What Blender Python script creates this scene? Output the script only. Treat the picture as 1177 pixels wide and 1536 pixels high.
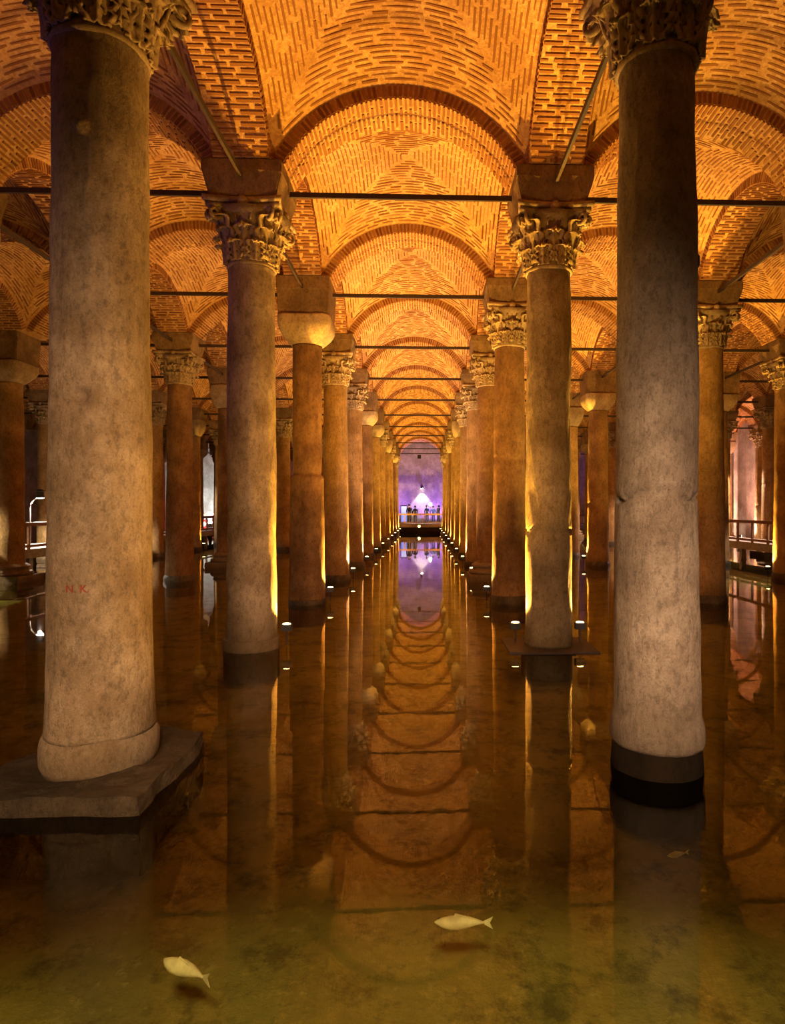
import bpy, bmesh, math, random
import numpy as np
from mathutils import Vector, Matrix, noise

for o in list(bpy.data.objects):
    bpy.data.objects.remove(o, do_unlink=True)
R = random.Random(7)
PI = math.pi
sc = bpy.context.scene
C = sc.collection

# ------------------------------------------------------------------ camera
CX, HC, YAW, FPX = 0.37, 2.24, 0.0359, 948.6
cam = bpy.data.cameras.new('camera')
camo = bpy.data.objects.new('camera', cam); C.objects.link(camo)
camo.location = (CX, 0, HC)
camo.rotation_euler = (PI/2, 0, -YAW)
cam.sensor_width = 36; cam.lens = 36*FPX/1536
cam.shift_x = -(670.3-588.5)/1536; cam.shift_y = (762.6-768)/1536
cam.clip_end = 300
sc.camera = camo
# ------------------------------------------------------------------ world, exposure
w = bpy.data.worlds.new('world'); sc.world = w; w.use_nodes = True
w.node_tree.nodes['Background'].inputs[0].default_value = (1, .6, .35, 1)
w.node_tree.nodes['Background'].inputs[1].default_value = 0.02
sc.view_settings.view_transform = 'Standard'; sc.view_settings.look = 'None'
sc.view_settings.exposure = 0.3; sc.view_settings.gamma = 1; sc.view_settings.use_curve_mapping = False

AMBER = (1, .50, .085); GOLD = (1, .60, .12); PEACH = (1, .62, .36); WHITE = (1, .86, .72); PURPLE = (.33, .14, 1); ICE = (.75, .88, 1)
P_UP = 1200       # strength of the amber floodlights at the column feet, W
P_ROOM = 1.0

def light(name, kind, loc, power, col, aim=None, size=.1, angle=120, blend=.5, parent=None):
    l = bpy.data.lights.new(name, kind); l.energy = power; l.color = col
    if kind == 'SPOT': l.spot_size = math.radians(angle); l.spot_blend = blend; l.shadow_soft_size = size
    elif kind == 'AREA': l.size = size
    else: l.shadow_soft_size = size
    o = bpy.data.objects.new(name, l); C.objects.link(o); o.location = loc
    if aim is not None:
        o.rotation_euler = (Vector(aim)-Vector(loc)).to_track_quat('-Z', 'Y').to_euler()
    if parent: o.parent = parent
    return o
# two working lights of the photographer's walkway: neutral, low; the third is added
light('work_and_fill_light', 'SPOT', (-1.2, -2.2, 2.9), 1500, (1, .62, .36), (-2.4, 5.6, .8), .35, 72, 1)
light('work_and_fill_light', 'SPOT', (2.6, -2.2, 2.9), 1500, (1, .64, .44), (2.5, 5.6, .1), .35, 64, 1)
light('work_and_fill_light', 'SPOT', (.4, -1.8, 5.2), 1700, (1, .66, .34), (.4, 3.9, 0), .3, 84, 1)  # added fill to brighten the near water and floor, no known lamp

# ------------------------------------------------------------------ grid
S = 4.8; Y1 = 1.14*S
def gx(i): return i*S
def gy(n): return Y1+(n-1)*S
def proj(x, y, z):
    dx = x-CX; u = dx*math.cos(YAW)-y*math.sin(YAW); d = dx*math.sin(YAW)+y*math.cos(YAW)
    if d < .2: return None
    return 670.3+FPX*u/d, 762.6-FPX*(z-HC)/d, d
ROWS = 12

# ------------------------------------------------------------------ helpers
def mesh_obj(name, verts, faces, mat, parent=None, smooth=False, loc=None):
    me = bpy.data.meshes.new(name); me.from_pydata([tuple(v) for v in verts], [], [tuple(f) for f in faces]); me.update()
    if mat: me.materials.append(mat)
    if smooth: me.polygons.foreach_set('use_smooth', [True]*len(me.polygons))
    return link(name, me, parent, loc)
def link(name, me, parent=None, loc=None, rz=0):
    o = bpy.data.objects.new(name, me); C.objects.link(o)
    if parent: o.parent = parent
    if loc is not None: o.location = loc
    if rz: o.rotation_euler = (0, 0, rz)
    return o
def tag(o, label=None, cat=None, group=None, kind=None):
    if label: o['label'] = label
    if cat: o['category'] = cat
    if group: o['group'] = group
    if kind: o['kind'] = kind
    return o
def empty(name, loc, label=None, cat=None, group=None, rz=0):
    o = bpy.data.objects.new(name, None); C.objects.link(o); o.location = loc; o.rotation_euler = (0, 0, rz)
    o.empty_display_size = .2
    return tag(o, label, cat, group)
class MB:
    def __init__(s): s.v = []; s.f = []
    def add(s, v, f):
        b = len(s.v); s.v += [tuple(p) for p in v]; s.f += [tuple(i+b for i in q) for q in f]; return s
    def box(s, x0, x1, y0, y1, z0, z1, m=None):
        v = [(x, y, z) for z in (z0, z1) for y in (y0, y1) for x in (x0, x1)]
        if m is not None: v = [tuple(m @ Vector(p)) for p in v]
        return s.add(v, [(0, 2, 3, 1), (4, 5, 7, 6), (0, 1, 5, 4), (2, 6, 7, 3), (0, 4, 6, 2), (1, 3, 7, 5)])
    def lathe(s, prof, n=32, m=None, cap=True):
        v = []; f = []
        for (r, z) in prof:
            for k in range(n):
                a = 2*PI*k/n; v.append((r*math.cos(a), r*math.sin(a), z))
        for j in range(len(prof)-1):
            for k in range(n):
                f.append((j*n+k, j*n+(k+1) % n, (j+1)*n+(k+1) % n, (j+1)*n+k))
        if cap:
            f.append(tuple(reversed(range(n)))); f.append(tuple((len(prof)-1)*n+k for k in range(n)))
        if m is not None: v = [tuple(m @ Vector(p)) for p in v]
        return s.add(v, f)
    def tube(s, pts, r, n=8):
        pts = [Vector(p) for p in pts]; v = []; f = []
        for j, p in enumerate(pts):
            t = (pts[min(j+1, len(pts)-1)]-pts[max(j-1, 0)]).normalized()
            a = t.orthogonal().normalized() if abs(t.z) > .9 else t.cross(Vector((0, 0, 1))).normalized()
            b = t.cross(a); rr = r[j] if isinstance(r, (list, tuple)) else r
            for k in range(n):
                q = 2*PI*k/n; v.append(tuple(p+a*math.cos(q)*rr+b*math.sin(q)*rr))
        for j in range(len(pts)-1):
            for k in range(n): f.append((j*n+k, j*n+(k+1) % n, (j+1)*n+(k+1) % n, (j+1)*n+k))
        f.append(tuple(reversed(range(n)))); f.append(tuple((len(pts)-1)*n+k for k in range(n)))
        return s.add(v, f)
    def mesh(s, name, mat, smooth=False, bevel=0):
        me = bpy.data.meshes.new(name); me.from_pydata(s.v, [], s.f); me.update()
        bm = bmesh.new(); bm.from_mesh(me)
        bmesh.ops.recalc_face_normals(bm, faces=bm.faces)
        if bevel: bmesh.ops.bevel(bm, geom=[e for e in bm.edges if len(e.link_faces) == 2 and e.calc_face_angle(0) > .6], offset=bevel, segments=2, affect='EDGES')
        bm.to_mesh(me); bm.free()
        if smooth: me.polygons.foreach_set('use_smooth', [True]*len(me.polygons))
        me.materials.append(mat); return me
    def obj(s, name, mat, parent=None, smooth=False, bevel=0, loc=None):
        return link(name, s.mesh(name, mat, smooth, bevel), parent, loc)
def wobble(me, amp, scale, seed=0.):
    for v in me.vertices:
        p = v.co*scale+Vector((seed, seed*1.7, seed*.3)); v.co += noise.noise_vector(p)*amp

# ------------------------------------------------------------------ materials
def newmat(name):
    m = bpy.data.materials.new(name); m.use_nodes = True; nt = m.node_tree
    b = nt.nodes['Principled BSDF']; return m, nt, b
def N(nt, t, **kw):
    n = nt.nodes.new(t)
    for k, v in kw.items():
        if k in n.inputs.keys() if isinstance(k, str) else False: n.inputs[k].default_value = v
        else: setattr(n, k, v)
    return n
def ramp(nt, src, stops):
    r = nt.nodes.new('ShaderNodeValToRGB'); e = r.color_ramp.elements
    e[0].position, e[0].color = stops[0][0], (*stops[0][1], 1); e[1].position, e[1].color = stops[1][0], (*stops[1][1], 1)
    for p, c in stops[2:]:
        x = e.new(p); x.color = (*c, 1)
    nt.links.new(src, r.inputs[0]); return r.outputs[0]
def mixc(nt, fac, a, b, mode='MIX'):
    m = nt.nodes.new('ShaderNodeMix'); m.data_type = 'RGBA'; m.blend_type = mode
    for s, v in ((0, fac), (6, a), (7, b)):
        if hasattr(v, 'is_linked') or hasattr(v, 'links'): nt.links.new(v, m.inputs[s])
        else: m.inputs[s].default_value = v if s == 0 else (*v, 1)
    return m.outputs[2]
def coords(nt, rand=True):
    tc = nt.nodes.new('ShaderNodeTexCoord')
    if not rand: return tc.outputs['Object']
    oi = nt.nodes.new('ShaderNodeObjectInfo'); mul = nt.nodes.new('ShaderNodeMath'); mul.operation = 'MULTIPLY'; mul.inputs[1].default_value = 37
    nt.links.new(oi.outputs['Random'], mul.inputs[0])
    a = nt.nodes.new('ShaderNodeVectorMath'); a.operation = 'ADD'
    nt.links.new(tc.outputs['Object'], a.inputs[0]); nt.links.new(mul.outputs[0], a.inputs[1]); return a.outputs[0]
def noi(nt, vec, scale, detail=4, rough=.55, dist=0, sc3=None):
    if sc3:
        mp = nt.nodes.new('ShaderNodeMapping'); mp.inputs['Scale'].default_value = sc3; nt.links.new(vec, mp.inputs[0]); vec = mp.outputs[0]
    n = nt.nodes.new('ShaderNodeTexNoise'); n.inputs['Scale'].default_value = scale; n.inputs['Detail'].default_value = detail
    n.inputs['Roughness'].default_value = rough; n.inputs['Distortion'].default_value = dist; nt.links.new(vec, n.inputs['Vector']); return n.outputs[0]
def math_(nt, op, a, b):
    m = nt.nodes.new('ShaderNodeMath'); m.operation = op
    for s, v in ((0, a), (1, b)):
        if isinstance(v, (int, float)): m.inputs[s].default_value = v
        else: nt.links.new(v, m.inputs[s])
    return m.outputs[0]
def bump(nt, b, h, strength, dist):
    n = nt.nodes.new('ShaderNodeBump'); n.inputs['Strength'].default_value = strength; n.inputs['Distance'].default_value = dist
    nt.links.new(h, n.inputs['Height']); nt.links.new(n.outputs[0], b.inputs['Normal'])

def stone(name, c1, c2, c3, bmp=1.0, dist=.045, pit=1.0, wet=None, rough=.8, spec=.25):
    m, nt, b = newmat(name); v = coords(nt)
    big = noi(nt, v, .9, 3, .5); mid = noi(nt, v, 6, 8, .75, 0, (1, 1, .45)); fine = noi(nt, v, 55, 4, .7)
    col = ramp(nt, noi(nt, v, 1.7, 6, .68), [(.38, c2), (.58, c1)])
    col = mixc(nt, ramp(nt, big, [(.45, (0, 0, 0)), (.65, (.55, .55, .55))]), col, tuple(x*.55 for x in c2))
    col = mixc(nt, ramp(nt, mid, [(.46, (0, 0, 0)), (.70, (.55, .55, .55))]), col, c3)
    col = mixc(nt, .5, col, ramp(nt, fine, [(.3, (.45, .45, .45)), (.6, (1, 1, 1))]), 'MULTIPLY')
    # pitted scars
    p1 = noi(nt, v, 20, 6, .8, 0, (1, 1, .6)); pits = ramp(nt, p1, [(.40, (.15, .15, .15)), (.50, (1, 1, 1))])
    col = mixc(nt, .40*pit, col, pits, 'MULTIPLY')
    if wet:   # waterline stain: dark tide mark low on the shaft
        tc = nt.nodes.new('ShaderNodeTexCoord'); sx = nt.nodes.new('ShaderNodeSeparateXYZ'); nt.links.new(tc.outputs['Object'], sx.inputs[0])
        z = math_(nt, 'ADD', sx.outputs[2], math_(nt, 'MULTIPLY', math_(nt, 'SUBTRACT', mid, .5), wet*1.6))
        f = nt.nodes.new('ShaderNodeMapRange'); nt.links.new(z, f.inputs[0]); f.inputs[1].default_value = 0; f.inputs[2].default_value = wet; f.inputs[3].default_value = .75; f.inputs[4].default_value = 0
        col = mixc(nt, f.outputs[0], col, (c3[0]*.6, c3[1]*.6, c3[2]*.5))
    nt.links.new(col, b.inputs['Base Color']); b.inputs['Roughness'].default_value = rough; b.inputs['Specular IOR Level'].default_value = spec
    h = math_(nt, 'ADD', math_(nt, 'MULTIPLY', p1, .55*pit), math_(nt, 'ADD', math_(nt, 'MULTIPLY', mid, .5), math_(nt, 'MULTIPLY', fine, .16)))
    bump(nt, b, h, bmp, dist); return m
M = {}
M['marble'] = stone('weathered_marble', (.54, .40, .26), (.34, .23, .13), (.15, .095, .04), wet=.8)
M['marble_pale'] = stone('pale_grey_marble', (.54, .43, .32), (.36, .27, .19), (.17, .12, .08), wet=.9)
M['marble_lit'] = stone('lit_marble', (.62, .38, .15), (.42, .24, .08), (.20, .11, .04), wet=.7)  # lighter, warmer copy of the marble: amber light put into the shaft colour
M['marble_dark'] = stone('brown_marble', (.38, .21, .085), (.24, .12, .045), (.11, .055, .025), bmp=.7)
M['capital'] = stone('capital_stone', (.58, .42, .24), (.38, .26, .14), (.18, .11, .06), bmp=.6, dist=.012)
M['impost'] = stone('impost_stone', (.36, .22, .10), (.22, .13, .06), (.12, .07, .035), bmp=.9, dist=.03)
M['plinth'] = stone('wet_plinth_stone', (.14, .095, .045), (.06, .04, .02), (.02, .015, .008), bmp=1, dist=.03, rough=.45)
M['wet_and_shade'] = stone('dark_wet_and_shade_stone', (.016, .010, .005), (.011, .007, .004), (.007, .005, .003), bmp=.5, rough=.9, spec=.08)  # wet column feet; also the painted shade under the end walkway
M['slab'] = stone('mossy_slab_stone', (.11, .075, .04), (.05, .034, .017), (.02, .014, .007), bmp=1, dist=.05, rough=.6)

def mortar():
    m, nt, b = newmat('ochre_mortar'); v = coords(nt, False)
    a = noi(nt, v, 1.3, 4, .6); c = noi(nt, v, 14, 5, .65); d = noi(nt, v, 60, 2)
    col = ramp(nt, a, [(.3, (.52, .26, .085)), (.7, (.72, .44, .19))])
    col = mixc(nt, ramp(nt, c, [(.42, (.55, .55, .55)), (.58, (0, 0, 0))]), col, (.36, .16, .055))
    nt.links.new(col, b.inputs['Base Color']); b.inputs['Roughness'].default_value = .9; b.inputs['Specular IOR Level'].default_value = .15
    bump(nt, b, math_(nt, 'ADD', c, math_(nt, 'MULTIPLY', d, .25)), .9, .03); return m
M['mortar'] = mortar()
def brickm():
    m, nt, b = newmat('old_red_brick'); v = coords(nt, False)
    c = noi(nt, v, 3.1, 4, .6); g = nt.nodes.new('ShaderNodeNewGeometry')
    col = ramp(nt, g.outputs['Random Per Island'], [(0, (.17, .06, .02)), (1, (.40, .20, .08)), (.6, (.27, .115, .042))])
    col = mixc(nt, ramp(nt, c, [(.5, (0, 0, 0)), (.8, (.5, .5, .5))]), col, (.30, .15, .07))
    nt.links.new(col, b.inputs['Base Color']); b.inputs['Roughness'].default_value = .9; b.inputs['Specular IOR Level'].default_value = .1
    return m
M['brick'] = brickm()
def plain(name, c, rough=.6, metal=0, emit=None, es=0, nz=0):
    m, nt, b = newmat(name); b.inputs['Base Color'].default_value = (*c, 1); b.inputs['Roughness'].default_value = rough; b.inputs['Metallic'].default_value = metal
    if emit: b.inputs['Emission Color'].default_value = (*emit, 1); b.inputs['Emission Strength'].default_value = es
    else:
        v = coords(nt); n = noi(nt, v, 9, 4, .6)
        col = mixc(nt, ramp(nt, n, [(.35, (0, 0, 0)), (.7, (1, 1, 1))]), tuple(x*.65 for x in c), tuple(min(1, x*1.15) for x in c))
        nt.links.new(col, b.inputs['Base Color'])
        if nz: bump(nt, b, n, nz, .01)
    return m
M['iron'] = plain('rusted_iron', (.045, .022, .012), .7, nz=.5)
M['wood'] = plain('walkway_timber', (.26, .115, .05), .55, nz=.3)
M['concrete'] = plain('walkway_concrete', (.36, .29, .23), .8, nz=.6)
M['wall'] = stone('plastered_wall', (.52, .44, .36), (.40, .32, .25), (.24, .18, .13), bmp=.5, dist=.03)
M['black'] = plain('black_metal', (.015, .013, .012), .5)
M['lens'] = plain('amber_lens', (1, .7, .3), .3, emit=(1, .66, .22), es=22)
M['lensw'] = plain('white_lens', (1, 1, 1), .3, emit=(1, .93, .85), es=30)
M['lensb'] = plain('blue_white_lens', (1, 1, 1), .3, emit=(.7, .85, 1), es=30)
M['red'] = plain('red_paint', (.30, .05, .02), .8)
M['fish'] = plain('pale_fish_skin', (.92, .84, .66), .5)
M['clothd'] = plain('dark_cloth', (.02, .018, .03), .8); M['clothb'] = plain('blue_cloth', (.05, .07, .22), .8)
M['skin'] = plain('skin', (.55, .33, .22), .6); M['hair'] = plain('dark_hair', (.015, .01, .008), .6)
M['panel'] = plain('backlit_panel', (.6, .8, 1), .4, emit=(.12, .25, 1), es=.9)
M['glass'] = plain('dark_glass', (.05, .05, .06), .1)

def floor_mat():
    m, nt, b = newmat('algae_covered_floor'); v = coords(nt, False)
    a = noi(nt, v, .8, 5, .7); c = noi(nt, v, 6, 7, .75)
    col = ramp(nt, a, [(.32, (.15, .14, .035)), (.68, (.32, .28, .075))])
    col = mixc(nt, ramp(nt, c, [(.54, (0, 0, 0)), (.74, (.8, .8, .8))]), col, (.42, .37, .14))
    col = mixc(nt, ramp(nt, noi(nt, v, 2.6, 8, .75), [(.5, (0, 0, 0)), (.62, (.85, .85, .85))]), col, (.08, .075, .02))
    nt.links.new(col, b.inputs['Base Color']); b.inputs['Roughness'].default_value = .9
    bump(nt, b, c, .8, .05); return m
def water_mat():
    m, nt, b = newmat('still_water'); nt.nodes.remove(b); out = nt.nodes['Material Output']
    fr = nt.nodes.new('ShaderNodeFresnel'); fr.inputs[0].default_value = 1.36
    tr = nt.nodes.new('ShaderNodeBsdfTransparent'); tr.inputs[0].default_value = (.90, .93, .66, 1)
    gl = nt.nodes.new('ShaderNodeBsdfGlossy'); gl.inputs['Roughness'].default_value = .018; gl.inputs[0].default_value = (1, .97, .92, 1)
    mx = nt.nodes.new('ShaderNodeMixShader')
    v = coords(nt, False); n = noi(nt, v, 1.6, 3, .5, 0, (1, .7, 1)); n2 = noi(nt, v, 9, 2, .5)
    bp = nt.nodes.new('ShaderNodeBump'); bp.inputs['Strength'].default_value = .05; bp.inputs['Distance'].default_value = .02
    nt.links.new(math_(nt, 'ADD', n, math_(nt, 'MULTIPLY', n2, .12)), bp.inputs['Height']); nt.links.new(bp.outputs[0], gl.inputs['Normal'])
    nt.links.new(fr.outputs[0], mx.inputs[0]); nt.links.new(tr.outputs[0], mx.inputs[1]); nt.links.new(gl.outputs[0], mx.inputs[2])
    nt.links.new(mx.outputs[0], out.inputs['Surface']); return m

# ------------------------------------------------------------------ structure: floor, water, walls
XL, XR, YB, YF = -5.5*S, 5*S, gy(-1)-.0, gy(13)
YB = -4.2
fl = MB(); nx, ny = 60, 60
mesh_obj('floor', [(XL+(XR-XL)*i/nx, YB+(YF-YB)*j/ny, -.5+.05*noise.noise(Vector((i*.6, j*.6, 0)))) for j in range(ny+1) for i in range(nx+1)],
         [(j*(nx+1)+i, j*(nx+1)+i+1, (j+1)*(nx+1)+i+1, (j+1)*(nx+1)+i) for j in range(ny) for i in range(nx)], floor_mat(), smooth=True)['kind'] = 'structure'
wt = mesh_obj('water', [(XL, YB, 0), (XR, YB, 0), (XR, YF, 0), (XL, YF, 0)], [(0, 1, 2, 3)], water_mat())
tag(wt, 'still dark water covering the cistern floor and mirroring the columns', 'water', kind='structure')
def wall(name, x0, x1, y0, y1):
    o = MB().box(x0, x1, y0, y1, -.6, 10.2).obj(name, M['wall']); o['kind'] = 'structure'
wall('wall_front', XL-.4, XR+.4, YF, YF+.4); wall('wall_back', XL-.4, XR+.4, YB-.4, YB)
wall('wall_left', XL-.4, XL, YB, YF); wall('wall_right', XR, XR+.4, YB, YF)
k = 0
for y in [gy(n) for n in range(5, 13)]:      # brick pilasters against the side wall
    k += 1; MB().box(XR-.55, XR, y-.75, y+.75, -.5, 8.4).obj('trim_%d' % k, M['wall'], bevel=.05)['kind'] = 'structure'

# ------------------------------------------------------------------ vaults and arches
ZC = 6.57; RI = 2.05; RV = 2.25; HA = 1.98; AW = .42; SP = 1.80; ZS = 7.55
def E(t): return ZC+math.sqrt(max(0, RV*RV-t*t))
def vz(x, y):
    x = abs(x); y = abs(y)
    s = ZC+math.sqrt(max(.01, RV*RV+HA*HA-x*x-y*y)); g = E(min(x, y))
    return .62*s+.38*g+.0
def vault_mesh():
    n = 36; a = HA; v = []; f = []
    for j in range(n+1):
        for i in range(n+1):
            x = -a+2*a*i/n; y = -a+2*a*j/n; v.append((x, y, vz(x, y)))
    for j in range(n):
        for i in range(n):
            q = (j*(n+1)+i, (j+1)*(n+1)+i, (j+1)*(n+1)+i+1, j*(n+1)+i+1)
            f.append(q)
    me = bpy.data.meshes.new('ceiling'); me.from_pydata(v, [], f); me.materials.append(M['mortar'])
    me.polygons.foreach_set('use_smooth', [True]*len(me.polygons)); return me
def frame_mat(o, tx, nz, sx, sy, sz):
    tx = tx.normalized(); nz = nz.normalized(); ty = nz.cross(tx).normalized()
    m = Matrix.Identity(4)
    for r in range(3):
        m[r][0] = tx[r]*sx; m[r][1] = ty[r]*sy; m[r][2] = nz[r]*sz; m[r][3] = o[r]
    return m
def vault_bricks(seed):
    rr = random.Random(seed); out = []
    for q in range(4):
        ca, sa = (1, 0, -1, 0)[q], (0, 1, 0, -1)[q]
        y = .10; row = 0
        while y < HA-.03:
            row += 1
            x = -y+rr.uniform(.02, .2)
            while x < y-.06:
                L = rr.uniform(.20, .52)
                xm = x+L/2
                if x+L > y+.0: L = y-x; xm = x+L/2
                if L > .1:
                    e = .01; z = vz(xm, y); p = Vector((xm, y, z))
                    tx = Vector((e, 0, vz(xm+e, y)-z)); ty = Vector((0, e, z-vz(xm, y-e)))
                    n = tx.cross(ty)
                    if n.z > 0: n = -n
                    n.normalize(); p = p+n*rr.uniform(-.004, .004)
                    rot = Matrix(((ca, -sa, 0), (sa, ca, 0), (0, 0, 1)))
                    Lx = math.hypot(L, vz(x+L, y)-vz(x, y))
                    out.append(frame_mat(rot @ p, rot @ tx, rot @ n, Lx, rr.uniform(.018, .034), .024))
                x += L+rr.uniform(.03, .12)
            ye = y; sl = (vz(y*.5, min(HA, y+.01))-vz(y*.5, y))/.01 if y < HA-.02 else -.8
            y += .081/math.sqrt(1+sl*sl)
    return out
def arch_mesh():
    n = 40; mb = MB(); ts = [-2.4, -SP]+[-SP+2*SP*i/n for i in range(n+1)][1:-1]+[SP, 2.4]
    v = []; f = []
    for t in ts:
        z = ZC+math.sqrt(RI*RI-t*t) if abs(t) <= SP+1e-6 else ZS
        v += [(t, -AW, z), (t, AW, z), (t, -AW, 9.9), (t, AW, 9.9)]
    for i in range(len(ts)-1):
        a = 4*i; b = a+4
        f += [(a, a+1, b+1, b), (a, b, b+2, a+2), (a+1, a+3, b+3, b+1), (a+2, b+2, b+3, a+3)]
    mb.add(v, f); me = mb.mesh('arch', M['mortar']); return me
def arch_bricks(seed):
    rr = random.Random(seed+50); out = []; face = []
    th0 = math.asin(SP/RI); th = -th0+.02; k = 0
    while th < th0-.01:
        nrm = Vector((-math.sin(th), 0, -math.cos(th))); c = Vector((0, 0, ZC))
        y = -AW+(.0 if k % 2 else -.14)
        while y < AW-.05:
            L = rr.uniform(.22, .36); a = max(y, -AW+.002); b = min(y+L, AW-.002)
            if b-a > .07:
                p = c-nrm*(RI-rr.uniform(.0, .008)); p.y = (a+b)/2
                out.append(frame_mat(p, Vector((0, 1, 0)), nrm, b-a, rr.uniform(.030, .042), .03))
            y += L+rr.uniform(.05, .09)
        for s in (-1, 1):
            p = c-nrm*((RI+RV)/2); p.y = s*(AW+rr.uniform(-.006, .002))
            face.append(frame_mat(p, nrm, Vector((0, s, 0)), .17, .04, .03))
        th += .077/RI; k += 1
    return out, face
boxes = []
for k in range(5):
    mb = MB(); mb.box(-.5, .5, -.5, .5, -.5, .5); rr = random.Random(k)
    mb.v = [(x*(1+rr.uniform(-.06, .06)), y*(1+rr.uniform(-.18, .18)), z*(1+rr.uniform(-.08, .0))) for x, y, z in mb.v]
    boxes.append(mb.mesh('brick', M['brick']))
BV = np.array([list(b.vertices[i].co)+[1] for b in boxes[:1] for i in range(8)])
BF = np.array([list(p.vertices) for p in boxes[0].polygons])
def bricks_mesh(mats):
    n = len(mats)
    A = np.array([[list(r) for r in m] for m in mats])          # n,4,4
    J = np.array([1, 1, 1, 1]) ; V = np.repeat(BV[None], n, 0)
    rs = np.random.RandomState(n); V[:, :, :3] *= 1+rs.uniform(-.07, .07, (n, 8, 3))
    W = np.einsum('nij,nkj->nki', A, V)[:, :, :3].reshape(-1, 3)
    F = (BF[None]+8*np.arange(n)[:, None, None]).reshape(-1, 4)
    me = bpy.data.meshes.new('brick'); me.from_pydata(W.tolist(), [], F.tolist()); me.materials.append(M['brick']); return me
VM = vault_mesh(); AM = arch_mesh()
VB = [vault_bricks(s) for s in range(3)]; AB = [arch_bricks(s) for s in range(3)]
VBM = [bricks_mesh(b) for b in VB]; ABM = [bricks_mesh(a+b) for a, b in AB]
n_single = 0
def lay_bricks(parent, mats, extra, base, limit, shared):
    """the bricks that show largest as objects of their own, the others joined"""
    global n_single
    if limit == 0:
        o = link('brick', shared, parent); o['kind'] = 'stuff'; return
    sc_ = []
    for k, m in enumerate(mats):
        p = base @ m.translation; q = proj(*p)
        if q and -20 < q[0] < 1197 and -20 < q[1] < 900 : sc_.append((q[2], k))
    sc_.sort(); pick = set(k for d, k in sc_[:limit])
    for k in sorted(pick):
        o = bpy.data.objects.new('brick', boxes[k % 5]); C.objects.link(o); o.parent = parent
        o.matrix_local = mats[k]; n_single += 1
    rest = [m for k, m in enumerate(mats) if k not in pick]+extra
    if rest:
        o = link('brick', bricks_mesh(rest), parent); o['kind'] = 'stuff'
for bi in range(-5, 6):
    for bn in range(0, 13):                 # bay between rows bn and bn+1
        cx, cy = bi*S, gy(bn+.5)
        if cx-2.4 < XL or cx+2.4 > XR+3: continue
        vis = False
        for ax in (-2.4, 2.4):
            for ay in (-2.4, 2.4):
                q = proj(cx+ax, cy+ay, 8)
                if q and -250 < q[0] < 1430: vis = True
        if not vis and not (abs(bi) <= 2 and bn <= 2): continue
        s = (bi*7+bn*3) % 3
        base = Matrix.Translation((cx, cy, 0))
        lim = 0
        if bi == 0: lim = {1: 300, 2: 300, 3: 140}.get(bn, 0)
        if bi == -1: lim = {1: 140, 2: 260, 3: 80}.get(bn, 0)
        if bi == 1: lim = {1: 300, 2: 200, 3: 60}.get(bn, 0)
        c = link('ceiling', VM, None, (cx, cy, 0)); c['kind'] = 'structure'
        lay_bricks(c, VB[s], [], base, lim, VBM[s])
        # transverse arch over row bn+1, longitudinal arch on the side of this bay
        for (dx, dy, rz, lm) in ((0, 2.4, 0, {0: {0: 0, 1: 150, 2: 150, 3: 80}, 1: {1: 100}, -1: {1: 120, 2: 60}}.get(bi, {}).get(bn, 0)),
                                 (2.4, 0, PI/2, {-1: {1: 150, 2: 90}, 0: {1: 150, 2: 90}, 1: {2: 60}}.get(bi, {}).get(bn, 0))):
            if bn == 12 and dy: continue
            a = link('arch', AM, c, (dx, dy, 0), rz)
            b2 = Matrix.Translation((cx+dx, cy+dy, 0)) @ Matrix.Rotation(rz, 4, 'Z')
            lay_bricks(a, AB[s][0], AB[s][1], b2, lm, ABM[s])

# ------------------------------------------------------------------ column parts
ZN = 6.06; ZA = 7.00
def shaft_mesh(r0, r1, zb, seed, nv=56, nh=110, joint=None, crack=None, bosses=(), amp=.006, foot=None, r_low=None, flare=.02):
    v = []; f = []
    for j in range(nh+1):
        z = zb+(ZN-zb)*j/nh; t = j/nh; r = r0+(r1-r0)*t+flare*math.exp(-(z-zb)/.45)
        if r_low and joint and z < joint: r *= r_low
        if joint and abs(z-joint) < (ZN-zb)/nh*.8: r *= .955
        if foot and z < zb+foot: r += .022*math.sin(min(1, (z-zb)/foot)*PI)**.5 if foot else 0
        if t > .99: r += .008
        for k in range(nv):
            a = 2*PI*k/nv; ca, sa = math.cos(a), math.sin(a)
            d = noise.noise(Vector((ca*1.4+seed, sa*1.4, z*.9)))*amp*2.2+noise.noise(Vector((ca*4+seed, sa*4, z*3)))*amp
            if crack and abs(z-crack-.03*math.sin(a*3+1)-.02*math.sin(a*7)) < .022: d -= .026*max(0, .8+noise.noise(Vector((a*3, seed, 0))))*1.6
            for (ba, bz, br, bd) in bosses:
                dd = math.hypot((((a-ba+PI) % (2*PI))-PI)*r, z-bz)
                if dd < br: d += bd*(.5+.5*math.cos(PI*dd/br))
            v.append(((r+d)*ca, (r+d)*sa, z))
    for j in range(nh):
        for k in range(nv): f.append((j*nv+k, j*nv+(k+1) % nv, (j+1)*nv+(k+1) % nv, (j+1)*nv+k))
    f.append(tuple(reversed(range(nv)))); f.append(tuple(nh*nv+k for k in range(nv)))
    me = bpy.data.meshes.new('shaft'); me.from_pydata(v, [], f); me.polygons.foreach_set('use_smooth', [True]*len(me.polygons)); return me
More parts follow.
